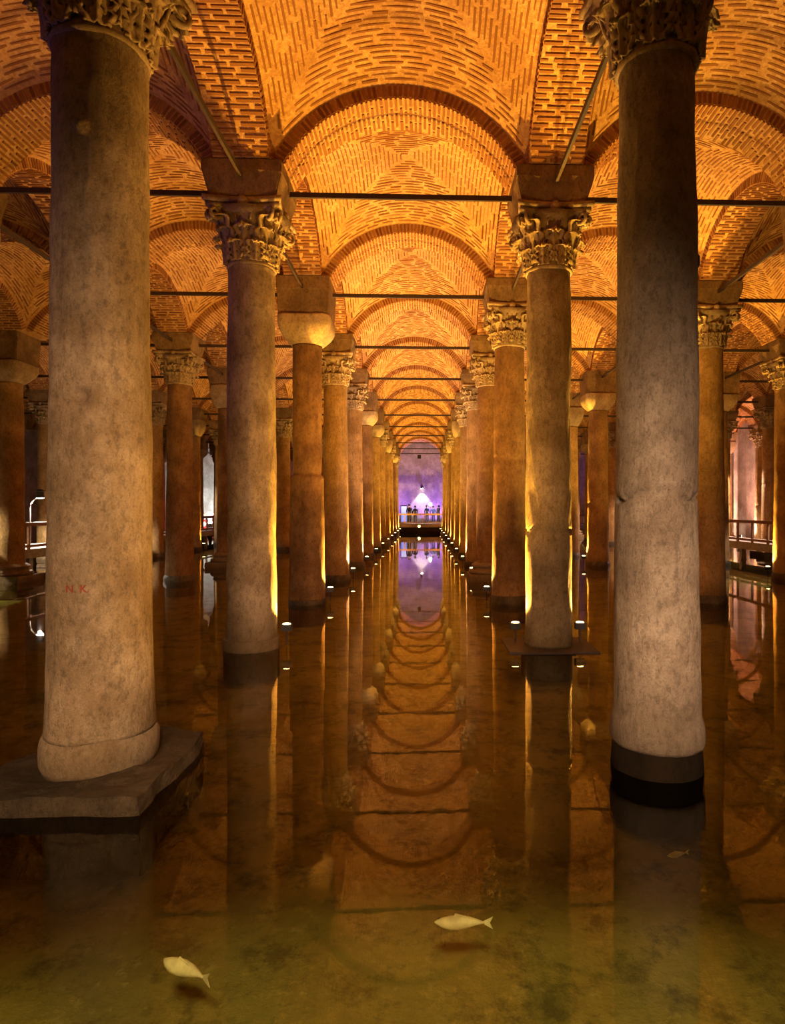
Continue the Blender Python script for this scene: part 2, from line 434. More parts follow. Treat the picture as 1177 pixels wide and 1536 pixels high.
def leaf_mesh(w, h, curl, lean):
    nu, nv_ = 12, 22; v = []; holes = set()
    for j in range(nv_+1):
        t = j/nv_
        if t < .62: zc = h*t*1.12; yc = lean*t*t
        else:
            q = (t-.62)/.38*PI*.95; rad = curl
            zc = h*.62*1.12+rad*1.2*math.sin(q); yc = lean*.62*.62+rad*(1-math.cos(q))
        wd = w*.5*(.62+.55*math.sin(PI*min(1, t*1.05))**.8)*(1+.17*math.cos(t*2*PI*4.2))*(1-.55*max(0, t-.82)/.18)
        for i in range(nu+1):
            u = -1+2*i/nu; fold = .016*math.cos(u*PI*2.5)+(.018 if abs(u) < .09 else 0)
            v.append((wd*u, yc+fold-.10*w*u*u*(1-t*.4), zc-.05*h*abs(u)*(.2+t)+.012*math.cos(t*2*PI*4.2)*abs(u)))
    f = []
    for j in range(nv_):
        for i in range(nu):
            if (j in (4, 5, 6) and i in (2, 9)) or (j in (9, 10, 11) and i in (2, 9)) or (j in (14, 15) and i in (3, 8)) or (j in (7, 8) and i in (4, 7)): continue
            f.append((j*(nu+1)+i, j*(nu+1)+i+1, (j+1)*(nu+1)+i+1, (j+1)*(nu+1)+i))
    n0 = len(v); v = v+[(x*.96, y-.02, z-.004) for x, y, z in v]; ed = {}
    for q in f:
        for a, b in zip(q, q[1:]+q[:1]): ed[(a, b)] = 1
    f = f+[tuple(n0+k for k in reversed(q)) for q in f]+[(b, a, n0+a, n0+b) for (a, b) in ed if (b, a) not in ed]
    me = bpy.data.meshes.new('leaf'); me.from_pydata(v, [], f); bm = bmesh.new(); bm.from_mesh(me)
    bmesh.ops.delete(bm, geom=[x for x in bm.verts if not x.link_faces], context='VERTS'); bmesh.ops.recalc_face_normals(bm, faces=bm.faces)
    bm.to_mesh(me); bm.free(); me.polygons.foreach_set('use_smooth', [True]*len(me.polygons)); me.materials.append(M['capital']); return me
LEAF = {'low': leaf_mesh(.27, .34, .055, .05), 'high': leaf_mesh(.30, .56, .075, .12), 'corner': leaf_mesh(.34, .70, .11, .30)}
def volute_mb():
    pts = []; rr_ = []
    for k in range(26):
        q = k/25; a = q*PI*3.3; rad = .115*(1-q*.78); pts.append((0, rad*math.cos(a+PI/2)*1., rad*math.sin(a+PI/2))); rr_.append(.035*(1-q*.45))
    return MB().tube(pts, rr_, 8)
def bell(rn):
    mb = MB(); prof = [(rn-.005, ZN-.03), (rn+.018, ZN), (rn+.008, ZN+.03), (rn-.005, ZN+.06), (rn+.03, ZN+.45), (rn+.12, ZN+.70), (rn+.24, ZN+.80)]
    mb.lathe(prof, 36)
    # concave-sided abacus
    for (z0, z1, hw) in ((ZN+.78, ZN+.86, .56), (ZN+.86, ZA, .60)):
        ring = []
        for s in range(4):
            for q in range(9):
                t = -1+2*q/9.; d = hw*(1-.13*(1-t*t)); a = s*PI/2
                x, y = d, hw*t*.985; ring.append((x*math.cos(a)-y*math.sin(a), x*math.sin(a)+y*math.cos(a)))
        n = len(ring); v = [(x, y, z0) for x, y in ring]+[(x, y, z1) for x, y in ring]
        mb.add(v, [(k, (k+1) % n, n+(k+1) % n, n+k) for k in range(n)]+[tuple(reversed(range(n))), tuple(range(n, 2*n))])
    for s in range(4):   # rosette at the middle of each abacus side
        m = Matrix.Rotation(s*PI/2, 4, 'Z') @ Matrix.Translation((.53, 0, ZN+.87)) @ Matrix.Rotation(PI/2, 4, 'Y')
        mb.lathe([(.085, -.03), (.08, .02), (.045, .055), (.01, .06)], 12, m)
    return mb
def leaf_places(rn):
    out = []
    for k in range(8): out.append(('low', k*PI/4+PI/8, rn+.035, ZN+.03))
    for k in range(8): out.append(('high', k*PI/4, rn+.025, ZN+.08))
    for k in range(4): out.append(('corner', k*PI/2+PI/4, rn+.03, ZN+.10))
    return out
def lmat(a, r, z): return Matrix.Rotation(a-PI/2, 4, 'Z') @ Matrix.Translation((0, r, z))
VOL = volute_mb()
def bell_with_volutes(rn):
    mb = bell(rn)
    for k in range(4):
        for s in (-1, 1):
            m = Matrix.Rotation(k*PI/2+PI/4-PI/2+s*.10, 4, 'Z') @ Matrix.Translation((s*.0, .66, ZN+.70))
            mb.add([tuple(m @ Vector(p)) for p in VOL.v], VOL.f)
        a = k*PI/2
        for s in (-1, 1):
            m = Matrix.Rotation(a+s*.22-PI/2, 4, 'Z') @ Matrix.Translation((0, rn+.10, ZN+.66)) @ Matrix.Scale(.6, 4)
            mb.add([tuple(m @ Vector(p)) for p in VOL.v], VOL.f)
    return mb
BELL = bell_with_volutes(.37).mesh('capital', M['capital'], True)
def full_capital():
    bm = bmesh.new(); bm.from_mesh(BELL)
    for kind, a, r, z in leaf_places(.37):
        t = LEAF[kind].copy(); t.transform(lmat(a, r, z)); bm.from_mesh(t); bpy.data.meshes.remove(t)
    me = bpy.data.meshes.new('capital'); bm.to_mesh(me); bm.free(); me.polygons.foreach_set('use_smooth', [True]*len(me.polygons)); me.materials.append(M['capital']); return me
CAPC = full_capital()
def cushion(z0, z1, rn, hw, belly):
    n = 48; L = 14; v = []; f = []
    for j in range(L+1):
        t = j/L; z = z0+(z1-z0)*t
        g = math.sin(min(1, t/.72)*PI/2)**belly; r = rn+(hw-rn)*g; p = 2+7*min(1, t*1.3)
        for k in range(n):
            a = 2*PI*k/n; ca, sa = math.cos(a), math.sin(a); q = (abs(ca)**p+abs(sa)**p)**(-1/p); v.append((r*q*ca, r*q*sa, z))
    for j in range(L):
        for k in range(n): f.append((j*n+k, j*n+(k+1) % n, (j+1)*n+(k+1) % n, (j+1)*n+k))
    mb = MB(); mb.add(v, f+[tuple(reversed(range(n))), tuple(L*n+k for k in range(n))]); me = mb.mesh('capital', M['capital'], True)
    wobble(me, .012, 3, z0); return me
CAPB = cushion(ZN, ZN+.62, .36, .60, 1.0); CAPP = cushion(ZN, ZN+.86, .36, .56, .8)
def impost(z0, hw0=.50, hw1=.60):
    mb = MB(); v = []
    for (hw, z) in ((hw0, z0), (hw1-.01, z0+(ZS-z0)*.62), (hw1, z0+(ZS-z0)*.66), (hw1, ZS)):
        v += [(-hw, -hw, z), (hw, -hw, z), (hw, hw, z), (-hw, hw, z)]
    f = [(3, 2, 1, 0), (12, 13, 14, 15)]
    for j in range(3):
        for k in range(4): f.append((j*4+k, j*4+(k+1) % 4, (j+1)*4+(k+1) % 4, (j+1)*4+k))
    mb.add(v, f); me = mb.mesh('impost_block', M['impost'], bevel=.02)
    bm = bmesh.new(); bm.from_mesh(me); bmesh.ops.subdivide_edges(bm, edges=bm.edges[:], cuts=3, use_grid_fill=True); bm.to_mesh(me); bm.free(); wobble(me, .012, 4, z0); return me
IMP = impost(ZA-.0); IMPB = impost(ZN+.62, .56); IMPP = impost(ZN+.86, .52)
SH = [shaft_mesh(.42, .36, 0.0, 3.1), shaft_mesh(.41, .35, 0.0, 8.2, joint=3.4), shaft_mesh(.43, .365, 0.0, 14.7, joint=2.4, amp=.009)]
for s in SH: s.materials.append(M['marble_lit'])
SHD = SH[1].copy(); SHD.materials.clear(); SHD.materials.append(M['marble_dark'])
ring = MB().lathe([(.47, -.45), (.475, .02), (.465, .12), (.44, .17), (.43, .19)], 40).mesh('base', M['plinth'], True)
attic = MB()
attic.box(-.66, .66, -.66, .66, -.45, .20)
attic.lathe([(.60, .20), (.64, .25), (.62, .32), (.53, .35), (.50, .40), (.54, .43), (.55, .48), (.50, .52), (.44, .56)], 40)
ATT = attic.mesh('base', M['marble'], False)
ORD = ['', 'first', 'second', 'third', 'fourth', 'fifth', 'sixth', 'seventh', 'eighth', 'ninth', 'tenth', 'eleventh', 'twelfth', 'thirteenth']
GRP = 'columns of the cistern'
def capital(root, kind, near, rn):
    if kind == 'carved':
        s = rn/.36
        if near:
            c = link('capital', BELL, root); c.scale = (s, s, 1)
            for k, a, r, z in leaf_places(.37):
                l = link('leaf', LEAF[k], c); l.matrix_local = lmat(a, r, z)
        else: link('capital', CAPC, root)
        link('impost_block', IMP, root)
    elif kind == 'cushion': link('capital', CAPB, root); link('impost_block', IMPB, root)
    else: link('capital', CAPP, root); link('impost_block', IMPP, root)
KIND = {(-.5, 1): 'carved', (.5, 1): 'carved', (-.5, 2): 'carved', (.5, 2): 'carved', (-.5, 3): 'cushion', (.5, 3): 'carved', (-.5, 4): 'carved', (.5, 4): 'carved',
        (-.5, 5): 'carved', (.5, 5): 'carved', (-.5, 6): 'cushion', (.5, 6): 'carved', (-.5, 7): 'cushion', (.5, 7): 'plain', (.5, 8): 'carved', (-.5, 8): 'carved',
        (-1.5, 4): 'carved', (-1.5, 5): 'plain', (1.5, 3): 'carved', (1.5, 5): 'cushion', (-2.5, 4): 'cushion', (-3.5, 6): 'carved', (1.5, 2): 'cushion', (3.5, 6): 'carved', (2.5, 4): 'carved'}
SIDE = {-.5: 'row headed by the column on the square slab', .5: 'row headed by the grey cracked column'}
def row_name(i):
    if abs(i) < 1: return 'the slab row' if i < 0 else 'the cracked-column row'
    return '%s row outside the %s' % (ORD[int(abs(i)-.5)], 'slab row' if i < 0 else 'cracked row')
CAPN = {'carved': 'carved leaf capital', 'cushion': 'plain rounded capital', 'plain': 'plain tapering capital'}
special = {
 (-.5, 1): 'huge beige weathered column on a square slab, carved leaf capital at the frame top',
 (.5, 1): 'huge grey cracked column rising straight from the water, carved leaf capital',
 (-.5, 2): 'tan column with gold lit edge directly behind the slab column, broken capital',
 (.5, 2): 'rough brown column with gold lit edges standing on a thin rusty platform',
 (-.5, 3): 'brown two-piece column with thick scarred lower drum and plain rounded capital',
 (-2.5, 4): 'column on a stepped classical base beside the slab column, plain rounded capital'}
cols = []
for i in [k+.5 for k in range(-5, 5)]:
    for n in range(1, ROWS+1):
        q = proj(gx(i), gy(n), 3)
        if not q or not (-140 < q[0] < 1330): continue
        cols.append((i, n))
for (i, n) in cols:
    kind = KIND.get((i, n)) or ('carved', 'plain', 'carved', 'cushion')[int(abs(i)*5+n*3) % 4]
    lab = special.get((i, n)) or '%s column of %s, %s' % (ORD[n], row_name(i), CAPN[kind])
    x, y = gx(i), gy(n)
    if (i, n) == (-.5, 1): x += .03
    if (i, n) == (-2.5, 4): x -= .35
    r = empty('stone_column', (x, y, 0), lab, 'column', GRP)
    near = abs(i) < 1 and n <= 3 or (i, n) == (1.5, 3)
    if (i, n) == (-.5, 1):
        me = shaft_mesh(.402, .360, .38, 1.3, 96, 190, bosses=((-1.52, 5.28, .09, .045), (-1.50, 3.13, .10, -.06)), amp=.007, flare=.03); me.materials.append(M['marble']); link('shaft', me, r)
        me = MB().lathe([(.425, .08), (.45, .15), (.457, .24), (.452, .33), (.428, .385), (.40, .40)], 72).mesh('base', M['marble'], True); wobble(me, .012, 5); link('base', me, r)
        mb = MB().box(-.66, .66, -.78, .62, -.45, .12); me = mb.mesh('plinth', M['slab'])
        bm = bmesh.new(); bm.from_mesh(me); bmesh.ops.subdivide_edges(bm, edges=bm.edges[:], cuts=12, use_grid_fill=True); bm.to_mesh(me); bm.free(); wobble(me, .07, 2.3); wobble(me, .022, 9)
        link('plinth', me, r)
    elif (i, n) == (.5, 1):
        me = shaft_mesh(.360, .318, .21, 5.3, 96, 190, crack=2.35, amp=.008, foot=.25, flare=.028); me.materials.append(M['marble_pale']); link('shaft', me, r)
        me = MB().lathe([(.40, -.45), (.39, .0), (.375, .215)], 64).mesh('base', M['wet_and_shade'], True); wobble(me, .01, 5); link('base', me, r)
        mb = MB().box(.29, .36, -.04, .04, 4.33, 4.44).obj('wall_bracket', M['black'], r, bevel=.01)
        mb['label'] = 'small dark metal bracket on the shaft'; mb.rotation_euler = (0, 0, -.15)
    elif (i, n) == (-.5, 2):
        me = shaft_mesh(.385, .362, .16, 7.7, 80, 150, amp=.008); me.materials.append(M['marble']); link('shaft', me, r)
        me = MB().lathe([(.43, -.45), (.435, .16), (.42, .185)], 64).mesh('base', M['marble'], True); wobble(me, .01, 5); link('base', me, r)
    elif (i, n) == (.5, 2):
        me = shaft_mesh(.375, .350, .03, 9.7, 80, 150, amp=.011, crack=1.9); me.materials.append(M['marble']); link('shaft', me, r)
        MB().box(-.72, .68, -.62, .5, -.01, .03).obj('platform', M['iron'], r, bevel=.005)['label'] = 'thin rusty platform around the foot'
        MB().lathe([(.45, -.48), (.44, .0)], 40).obj('base', M['wet_and_shade'], r, True)
    elif (i, n) == (-.5, 3):
        me = shaft_mesh(.345, .335, .1, 11.7, 72, 150, joint=3.02, r_low=1.17, amp=.010); me.materials.append(M['marble_dark']); link('shaft', me, r)
        me = MB().lathe([(.43, -.45), (.435, .09), (.42, .12)], 48).mesh('base', M['plinth'], True); link('base', me, r)
    else:
        dark = (i, n) in ((.5, 3), (-1.5, 5), (-1.5, 4)) or (n+int(i*2)) % 5 == 0
        o = link('shaft', SHD if dark else SH[(n+int(i*2)) % 3], r); o.rotation_euler = (0, 0, R.uniform(0, 6))
        if (i, n) == (-2.5, 4) or (i+n*2) % 7 == 1.5: link('base', ATT, r)
        else: link('base', ring, r)
    capital(r, kind, near, .33 if (i, n) == (.5, 1) else .36)
    if (i, n) == (-.5, 1):      # red painted letters, bent round the shaft
        cu = bpy.data.curves.new('letters', 'FONT'); cu.body = 'N. K.'; cu.size = .085; cu.extrude = .002
        to = bpy.data.objects.new('letters', cu); C.objects.link(to); bpy.context.view_layer.update()
        me = bpy.data.meshes.new_from_object(to); bpy.data.objects.remove(to)
        bm = bmesh.new(); bm.from_mesh(me); bmesh.ops.triangulate(bm, faces=bm.faces); bmesh.ops.subdivide_edges(bm, edges=bm.edges[:], cuts=1); bm.to_mesh(me); bm.free()
        for v in me.vertices:
            a = -PI/2+.03+(v.co.x-.09)/.40; rad = .403+v.co.z+.004; z = 1.58+v.co.y
            v.co = (rad*math.cos(a), rad*math.sin(a), z)
        me.materials.clear(); me.materials.append(M['red']); link('lettering', me, r)['label'] = 'small faded red painted letters'

# ------------------------------------------------------------------ tie rods
RODM = MB().box(-1.795, 1.795, -.022, .022, -.042, .042).mesh('tie_rod', M['iron'])
for (i, n) in cols:
    if (i+1, n) in cols or i == 1.5:
        pos = 'the central water channel' if i == -.5 else ('the aisle beside the %s' % ('slab row' if i < 0 else 'cracked-column row') if abs(i+.5) == 1 else 'the %s aisle beyond the %s' % (ORD[int(abs(i+.5))], 'slab row' if i < 0 else 'cracked-column row'))
        q = proj(gx(i+.5), gy(n), 7.3)
        if q and -150 < q[0] < 1330 and q[1] > 0:
            o = link('tie_rod', RODM, None, (gx(i+.5), gy(n), 7.285)); tag(o, 'iron tie rod across %s at %s column pair' % (pos, ORD[n]), 'tie rod', 'iron tie rods across the aisles')
for i in (-1.5, -.5, .5, 1.5, 2.5):
    for n in range(1, 7):
        if abs(i) > 1 and (n > 5 or n < 2): continue
        o = link('tie_rod', RODM, None, (gx(i), gy(n+.5), 7.285), PI/2)
        tag(o, 'lengthwise iron rod in %s between %s and %s columns' % (row_name(i), ORD[n], ORD[n+1]), 'tie rod', 'iron tie rods along the rows')

# ------------------------------------------------------------------ floodlights at the column feet
hs = MB().box(-.085, .085, -.05, .05, -.055, .045); hs.box(-.095, .095, -.06, .06, .04, .055)
HOUS = hs.mesh('housing', M['black'], bevel=.006)
LENS = MB().lathe([(.062, .056), (.058, .066), (.03, .072)], 20).mesh('lens', M['lens'], True)
BRK = MB().tube([(0, .0, -.28), (0, 0, -.05)], .014).mesh('bracket', M['iron'])
n_flood = 0
def flood(i, n, dx, dy, power=1., col=AMBER, z=.30, where='foot'):
    x, y = gx(i)+dx, gy(n)+dy
    if (i, n) not in cols: return
    r = empty('floodlight', (x, y, z), 'amber floodlight at the foot of the %s column of %s' % (ORD[n], row_name(i)) if where == 'foot' else where, 'lamp', 'floodlights at the column feet')
    link('housing', HOUS, r); link('lens', LENS, r); link('bracket', BRK, r)
    light('floodlight_beam', 'SPOT', (0, 0, .10), P_UP*.8*power, col, (dx*1.6, dy, 4), .03, 140, .7, parent=r)
    if abs(dx) > .2: light('shaft_beam', 'SPOT', (0, 0, .10), P_UP*2.4*power, (1, .52, .05), (-dx*.30, 0, 4), .03, 40, 1, parent=r)
for n in range(2, 13):
    pe = 1.0 if n < 6 else .8
    col = {4: PEACH, 3: AMBER, 5: PEACH}.get(n, GOLD if n > 5 else AMBER)
    flood(-.5, n, .53, .12, pe, col); flood(.5, n, -.53, .12, pe, col)
flood(.5, 2, .54, .10, 1.0, GOLD, where='amber floodlight at the outer edge of the thin rusty platform')
flood(.5, 1, .10, .62, .35, AMBER, z=.25, where='amber floodlight hidden behind the foot of the grey cracked column')
light('cross_beam', 'SPOT', (gx(.5)+.0, gy(1)+.66, .45), 900, AMBER, (gx(-.5), gy(1), 3.6), .05, 70, 1)
flood(-.5, 1, .05, .66, .12, AMBER, z=.25, where='amber floodlight hidden behind the column on the square slab')
for (i, n, dx, p, c) in ((1.5, 3, -.5, 1.7, GOLD), (1.5, 5, -.5, 1.5, GOLD), (1.5, 7, -.5, 1, GOLD), (2.5, 4, -.5, 1, AMBER), (2.5, 6, -.5, 1, GOLD), (3.5, 7, -.5, .8, AMBER), (1.5, 9, -.5, .8, AMBER),
                         (-1.5, 3, .5, .3, AMBER), (-1.5, 5, .5, .35, AMBER), (-1.5, 7, .5, .35, AMBER), (-2.5, 5, .5, .3, AMBER), (-2.5, 7, .5, .35, AMBER), (-1.5, 9, .5, .4, AMBER)):
    flood(i, n, dx, .25, p, c)

# ------------------------------------------------------------------ walkways with railings
def railing(x0, y0, x1, y1, z, label, h=.95, step=1.2):
    L = math.hypot(x1-x0, y1-y0); a = math.atan2(y1-y0, x1-x0)
    r = empty('railing', (x0, y0, z), label, 'railing', 'walkway railings', rz=a)
    MB().box(0, L, -.04, .04, h-.14, h).obj('top_rail', M['wood'], r); MB().box(0, L, -.03, .03, .06, .16).obj('bottom_rail', M['wood'], r)
    n = int(L/step); pm = MB().box(-.05, .05, -.035, .035, 0, h-.14).mesh('post', M['wood'])
    for k in range(n+1): link('post', pm, r, (L*k/n, 0, 0))
def walkway(x0, x1, y0, y1, z, label, legs):
    r = empty('walkway', ((x0+x1)/2, (y0+y1)/2, 0), label, 'walkway'); hx, hy = (x1-x0)/2, (y1-y0)/2
    MB().box(-hx, hx, -hy, hy, z-.08, z).obj('deck', M['concrete'], r); 
    for s in (-1, 1):
        if hy > hx: MB().box(s*hx-.08*s-.08, s*hx-.08*s+.08, -hy, hy, z-.32, z-.08).obj('beam', M['concrete'], r)
        else: MB().box(-hx, hx, s*hy-.08*s-.08, s*hy-.08*s+.08, z-.32, z-.08).obj('beam', M['concrete'], r)
    lm = MB(); v = [(-.22, 0), (.22, 0), (.22, .25), (.10, .5), (.10, .0+z+.1), (-.10, z+.1), (-.10, .5), (-.22, .25)]
    lm.add([(p[0], -.1, p[1]-.42) for p in v]+[(p[0], .1, p[1]-.42) for p in v], [(0, 1, 2, 3, 4, 5, 6, 7), (15, 14, 13, 12, 11, 10, 9, 8)]+[(k, (k+1) % 8, 8+(k+1) % 8, 8+k) for k in range(8)])
    lm = lm.mesh('support', M['concrete'])
    for k in range(legs):
        t = (k+.5)/legs
        for s in (-1, 1):
            if hy > hx: link('support', lm, r, (s*(hx-.25), -hy+2*hy*t, 0), 0)
            else: link('support', lm, r, (-hx+2*hx*t, s*(hy-.25), 0), PI/2)
ZD = .80
walkway(-15.7, -13.5, 15.5, 58, ZD, 'long low walkway behind the slab column with timber railing', 14)
railing(-13.55, 15.5, -13.55, 58, ZD, 'timber railing on the near edge of the walkway behind the slab column')
walkway(14.1, 16.1, 20, 58, ZD, 'long low walkway beyond the cracked column, pale deck and concrete supports', 13)
railing(14.15, 20, 14.15, 58, ZD, 'timber railing on the near edge of the walkway beyond the cracked column')
walkway(-24, 13.5, 59.6, 62.4, ZD, 'walkway crossing in front of the purple end wall', 10)
railing(-24, 59.65, 13.5, 59.65, ZD, 'timber railing in front of the visitors at the purple end wall', step=1.8)
def lantern(x, y, zt, label, power, col, face=1, pole=True, z0=ZD, ang=75, mat='lensw', sz=1.):
    r = empty('walkway_lamp', (x, y, z0), label, 'lamp', 'lamps on the walkways'); h = zt-z0
    if pole:
        pts = [(0, 0, 0), (0, 0, h-.45), (.05*face, 0, h-.25), (.16*face, 0, h-.12), (.28*face, 0, h-.05)]
        MB().tube(pts, .022).obj('pole', M['concrete'], r, True)
    else: MB().tube([(.38*face, 0, h+.26), (.38*face, .2, h+.4), (.38*face, .36, h+.4)], .03).obj('wall_arm', M['black'], r)
    T = Matrix.Translation((.38*face, 0, h-.05)) @ Matrix.Scale(sz, 4)
    MB().lathe([(.14, 0), (.13, .24), (.20, .26), (.05, .33)], 18, T).obj('shade', M['black'], r)
    MB().lathe([(.02, -.03), (.13, -.02), (.12, .01)], 18, T).obj('bulb', M[mat], r, True)
    light('lantern_light', 'SPOT', (.38*face, 0, h-.12), power, col, (.38*face, 0, 0), .06, ang, .3, parent=r)
lantern(-14.85, 25.0, 2.70, 'black lantern on a curved pole lighting the walkway behind the slab column', 1800, WHITE, 1, ang=165)
lantern(-15.2, 18.0, 2.9, 'lantern on the walkway beside the stepped-base column', 900, (1, .84, .55), 1, ang=165)
lantern(-15.68, 38, 5.0, 'distant white walkway lantern seen past the slab column edge', 700, (1, .85, .85), 1, ang=140)
lantern(-19.28, 60.2, 3.3, 'distant pale blue lantern near the end wall beyond the slab row', 1500, ICE, 1, ang=140)
lantern(15.95, 32.0, 4.73, 'white lantern on a thin curved pole on the cracked-column side walkway', 3000, (1, .66, .50), -1, ang=160)
lantern(16.0, 44.0, 4.3, 'second lantern further along the cracked-column side walkway', 3000, (1, .66, .50), -1, ang=160)
lantern(15.4, 23, 3.6, 'lantern on the walkway outside the frame edge beyond the cracked column', 500, WHITE, -1, ang=120)
# end wall: hanging spotlight, purple floods, orange lamp, panel, visitors
lantern(-.25, 62.72, 4.25, 'small spotlight hung on the purple end wall throwing a white cone', 520, (1, .97, .95), 1, pole=False, ang=84)
for x in (-9, -3.5, 1.2, 6, 10.5):
    r = empty('purple_floodlight', (x, 61.3, ZD), 'small violet floodlight on the end walkway at %s' % {-9: 'its slab-side end', -3.5: 'the slab-row side of the visitors', 1.2: 'the middle of the visitors', 6: 'the cracked-column side', 10.5: 'its far end'}[x], 'lamp', 'violet floodlights on the end walkway')
    MB().box(-.1, .1, -.06, .06, 0, .14).obj('housing', M['black'], r, bevel=.01); MB().box(-.08, .08, .061, .07, .03, .12).obj('lens', plain('violet_lens', (.5, .3, 1), .3, emit=(.5, .25, 1), es=8) if x == -9 else bpy.data.materials['violet_lens'], r)
    light('violet_beam', 'SPOT', (0, .12, .2), 1050, PURPLE, (0, 1.7, 5.5), .08, 150, .6, parent=r)
r = empty('under_deck_shade', (-5, 59.3, 0), 'added dark face for the shade under the end walkway', 'wall')
MB().box(-19, 18.4, 0, .25, -.46, .46).obj('face', M['wet_and_shade'], r)  # dark sheet added to paint the shade below the deck
r = empty('orange_floodlight', (-.12, 59.22, .56), 'bright orange floodlight under the end walkway facing the channel', 'lamp')
MB().box(-.12, .12, .0, .1, -.1, .1).obj('housing', M['black'], r, bevel=.01); MB().lathe([(.10, 0), (.09, .03), (.04, .05)], 20, Matrix.Rotation(PI/2, 4, 'X')).obj('lens', plain('orange_lens', (1, .6, .1), .3, emit=(1, .5, .07), es=60), r, True)
MB().tube([(0, .16, -.11), (0, .16, .0), (0, .08, .02)], .02).obj('bracket', M['iron'], r)
light('orange_beam', 'SPOT', (0, -.06, 0), 160, (1, .5, .08), (0, -5, -.3), .06, 160, .6, parent=r)
r = empty('display_panel', (-1.6, 61.2, ZD), 'glowing blue-white display panel beside the visitors at the end wall', 'display')
MB().box(-.32, .32, -.04, .04, .0, 1.75).obj('frame', M['black'], r, bevel=.01); MB().box(-.26, .26, -.06, -.041, .15, 1.65).obj('screen', M['panel'], r)
r = empty('phone_lamp', (.95, 60.3, ZD), 'bright blue-white lamp on a thin stand among the visitors', 'lamp')
MB().tube([(0, 0, 0), (0, 0, 1.7)], .015).obj('stand', M['black'], r); MB().lathe([(.02, 1.68), (.12, 1.74), (.14, 1.84), (.1, 1.95), (.02, 1.98)], 16).obj('bulb', M['lensb'], r, True)
light('phone_light', 'POINT', (0, -.2, 1.8), 60, ICE, None, .1, parent=r)
r = empty('hanging_box', (-.1, gy(12), 7.24), 'small dark box hanging from the last tie rod over the channel', 'box')
MB().box(-.16, .16, -.1, .1, -.42, -.08).obj('casing', M['black'], r, bevel=.01); MB().tube([(0, 0, -.09), (0, 0, .0)], .015).obj('hanger', M['iron'], r)
# red lamp by the side walkway
r = empty('red_lamp', (-19.4, 57.0, .75), 'red glowing lamp box beneath the far walkway lantern', 'lamp')
MB().box(-.5, .5, .0, .12, -.3, .5).obj('housing', M['black'], r, bevel=.01); MB().box(-.45, .45, -.03, -.001, -.25, .45).obj('lens', plain('red_lens', (1, .05, .03), .3, emit=(1, .02, .02), es=3), r)
MB().lathe([(.16, 0), (.14, .05), (.05, .07)], 16, Matrix.Translation((.2, -.03, .1)) @ Matrix.Rotation(PI/2, 4, 'X')).obj('bulb', M['lensw'], r, True)
MB().tube([(0, .06, -.3), (0, .06, -1.25)], .05).obj('post', M['iron'], r)
light('red_glow', 'POINT', (0, -.6, .1), 150, (1, .04, .04), None, .2, parent=r)
# pale blue fill light for the end wall beyond the side rows, no lamp body
light('ice_wall_fill', 'SPOT', (-19.5, 59.5, 1.0), 2500, ICE, (-20, 63, 5), .2, 150, .6)
for (x, y) in ((20.6, 40), (20.6, 50)):  # added fill lights, the walkway lanterns do not reach this wall
    r = empty('added_pink_fill', (x, y, .35), 'added pink fill light on a low post washing the side wall, %s' % ('nearer one' if y < 45 else 'farther one'), 'lamp', 'added pink fill lights by the side wall')
    MB().box(-.1, .1, -.12, .12, 0, .2).obj('housing', M['black'], r, bevel=.01); MB().box(.101, .115, -.1, .1, .03, .17).obj('lens', M['lensw'], r); MB().tube([(0, 0, -.8), (0, 0, .02)], .03).obj('post', M['iron'], r)
    light('pink_fill_beam', 'SPOT', (.16, 0, .15), 5000, (1, .50, .38), (3.4, 0, 4), .06, 150, .7, parent=r)
# a violet lamp on the walkway side of the slab row
light('violet_walkway_lamp', 'SPOT', (-9.5, 6.5, 1.2), 200, (.45, .2, 1), (-5, 7.5, 8), .2, 100, .8)

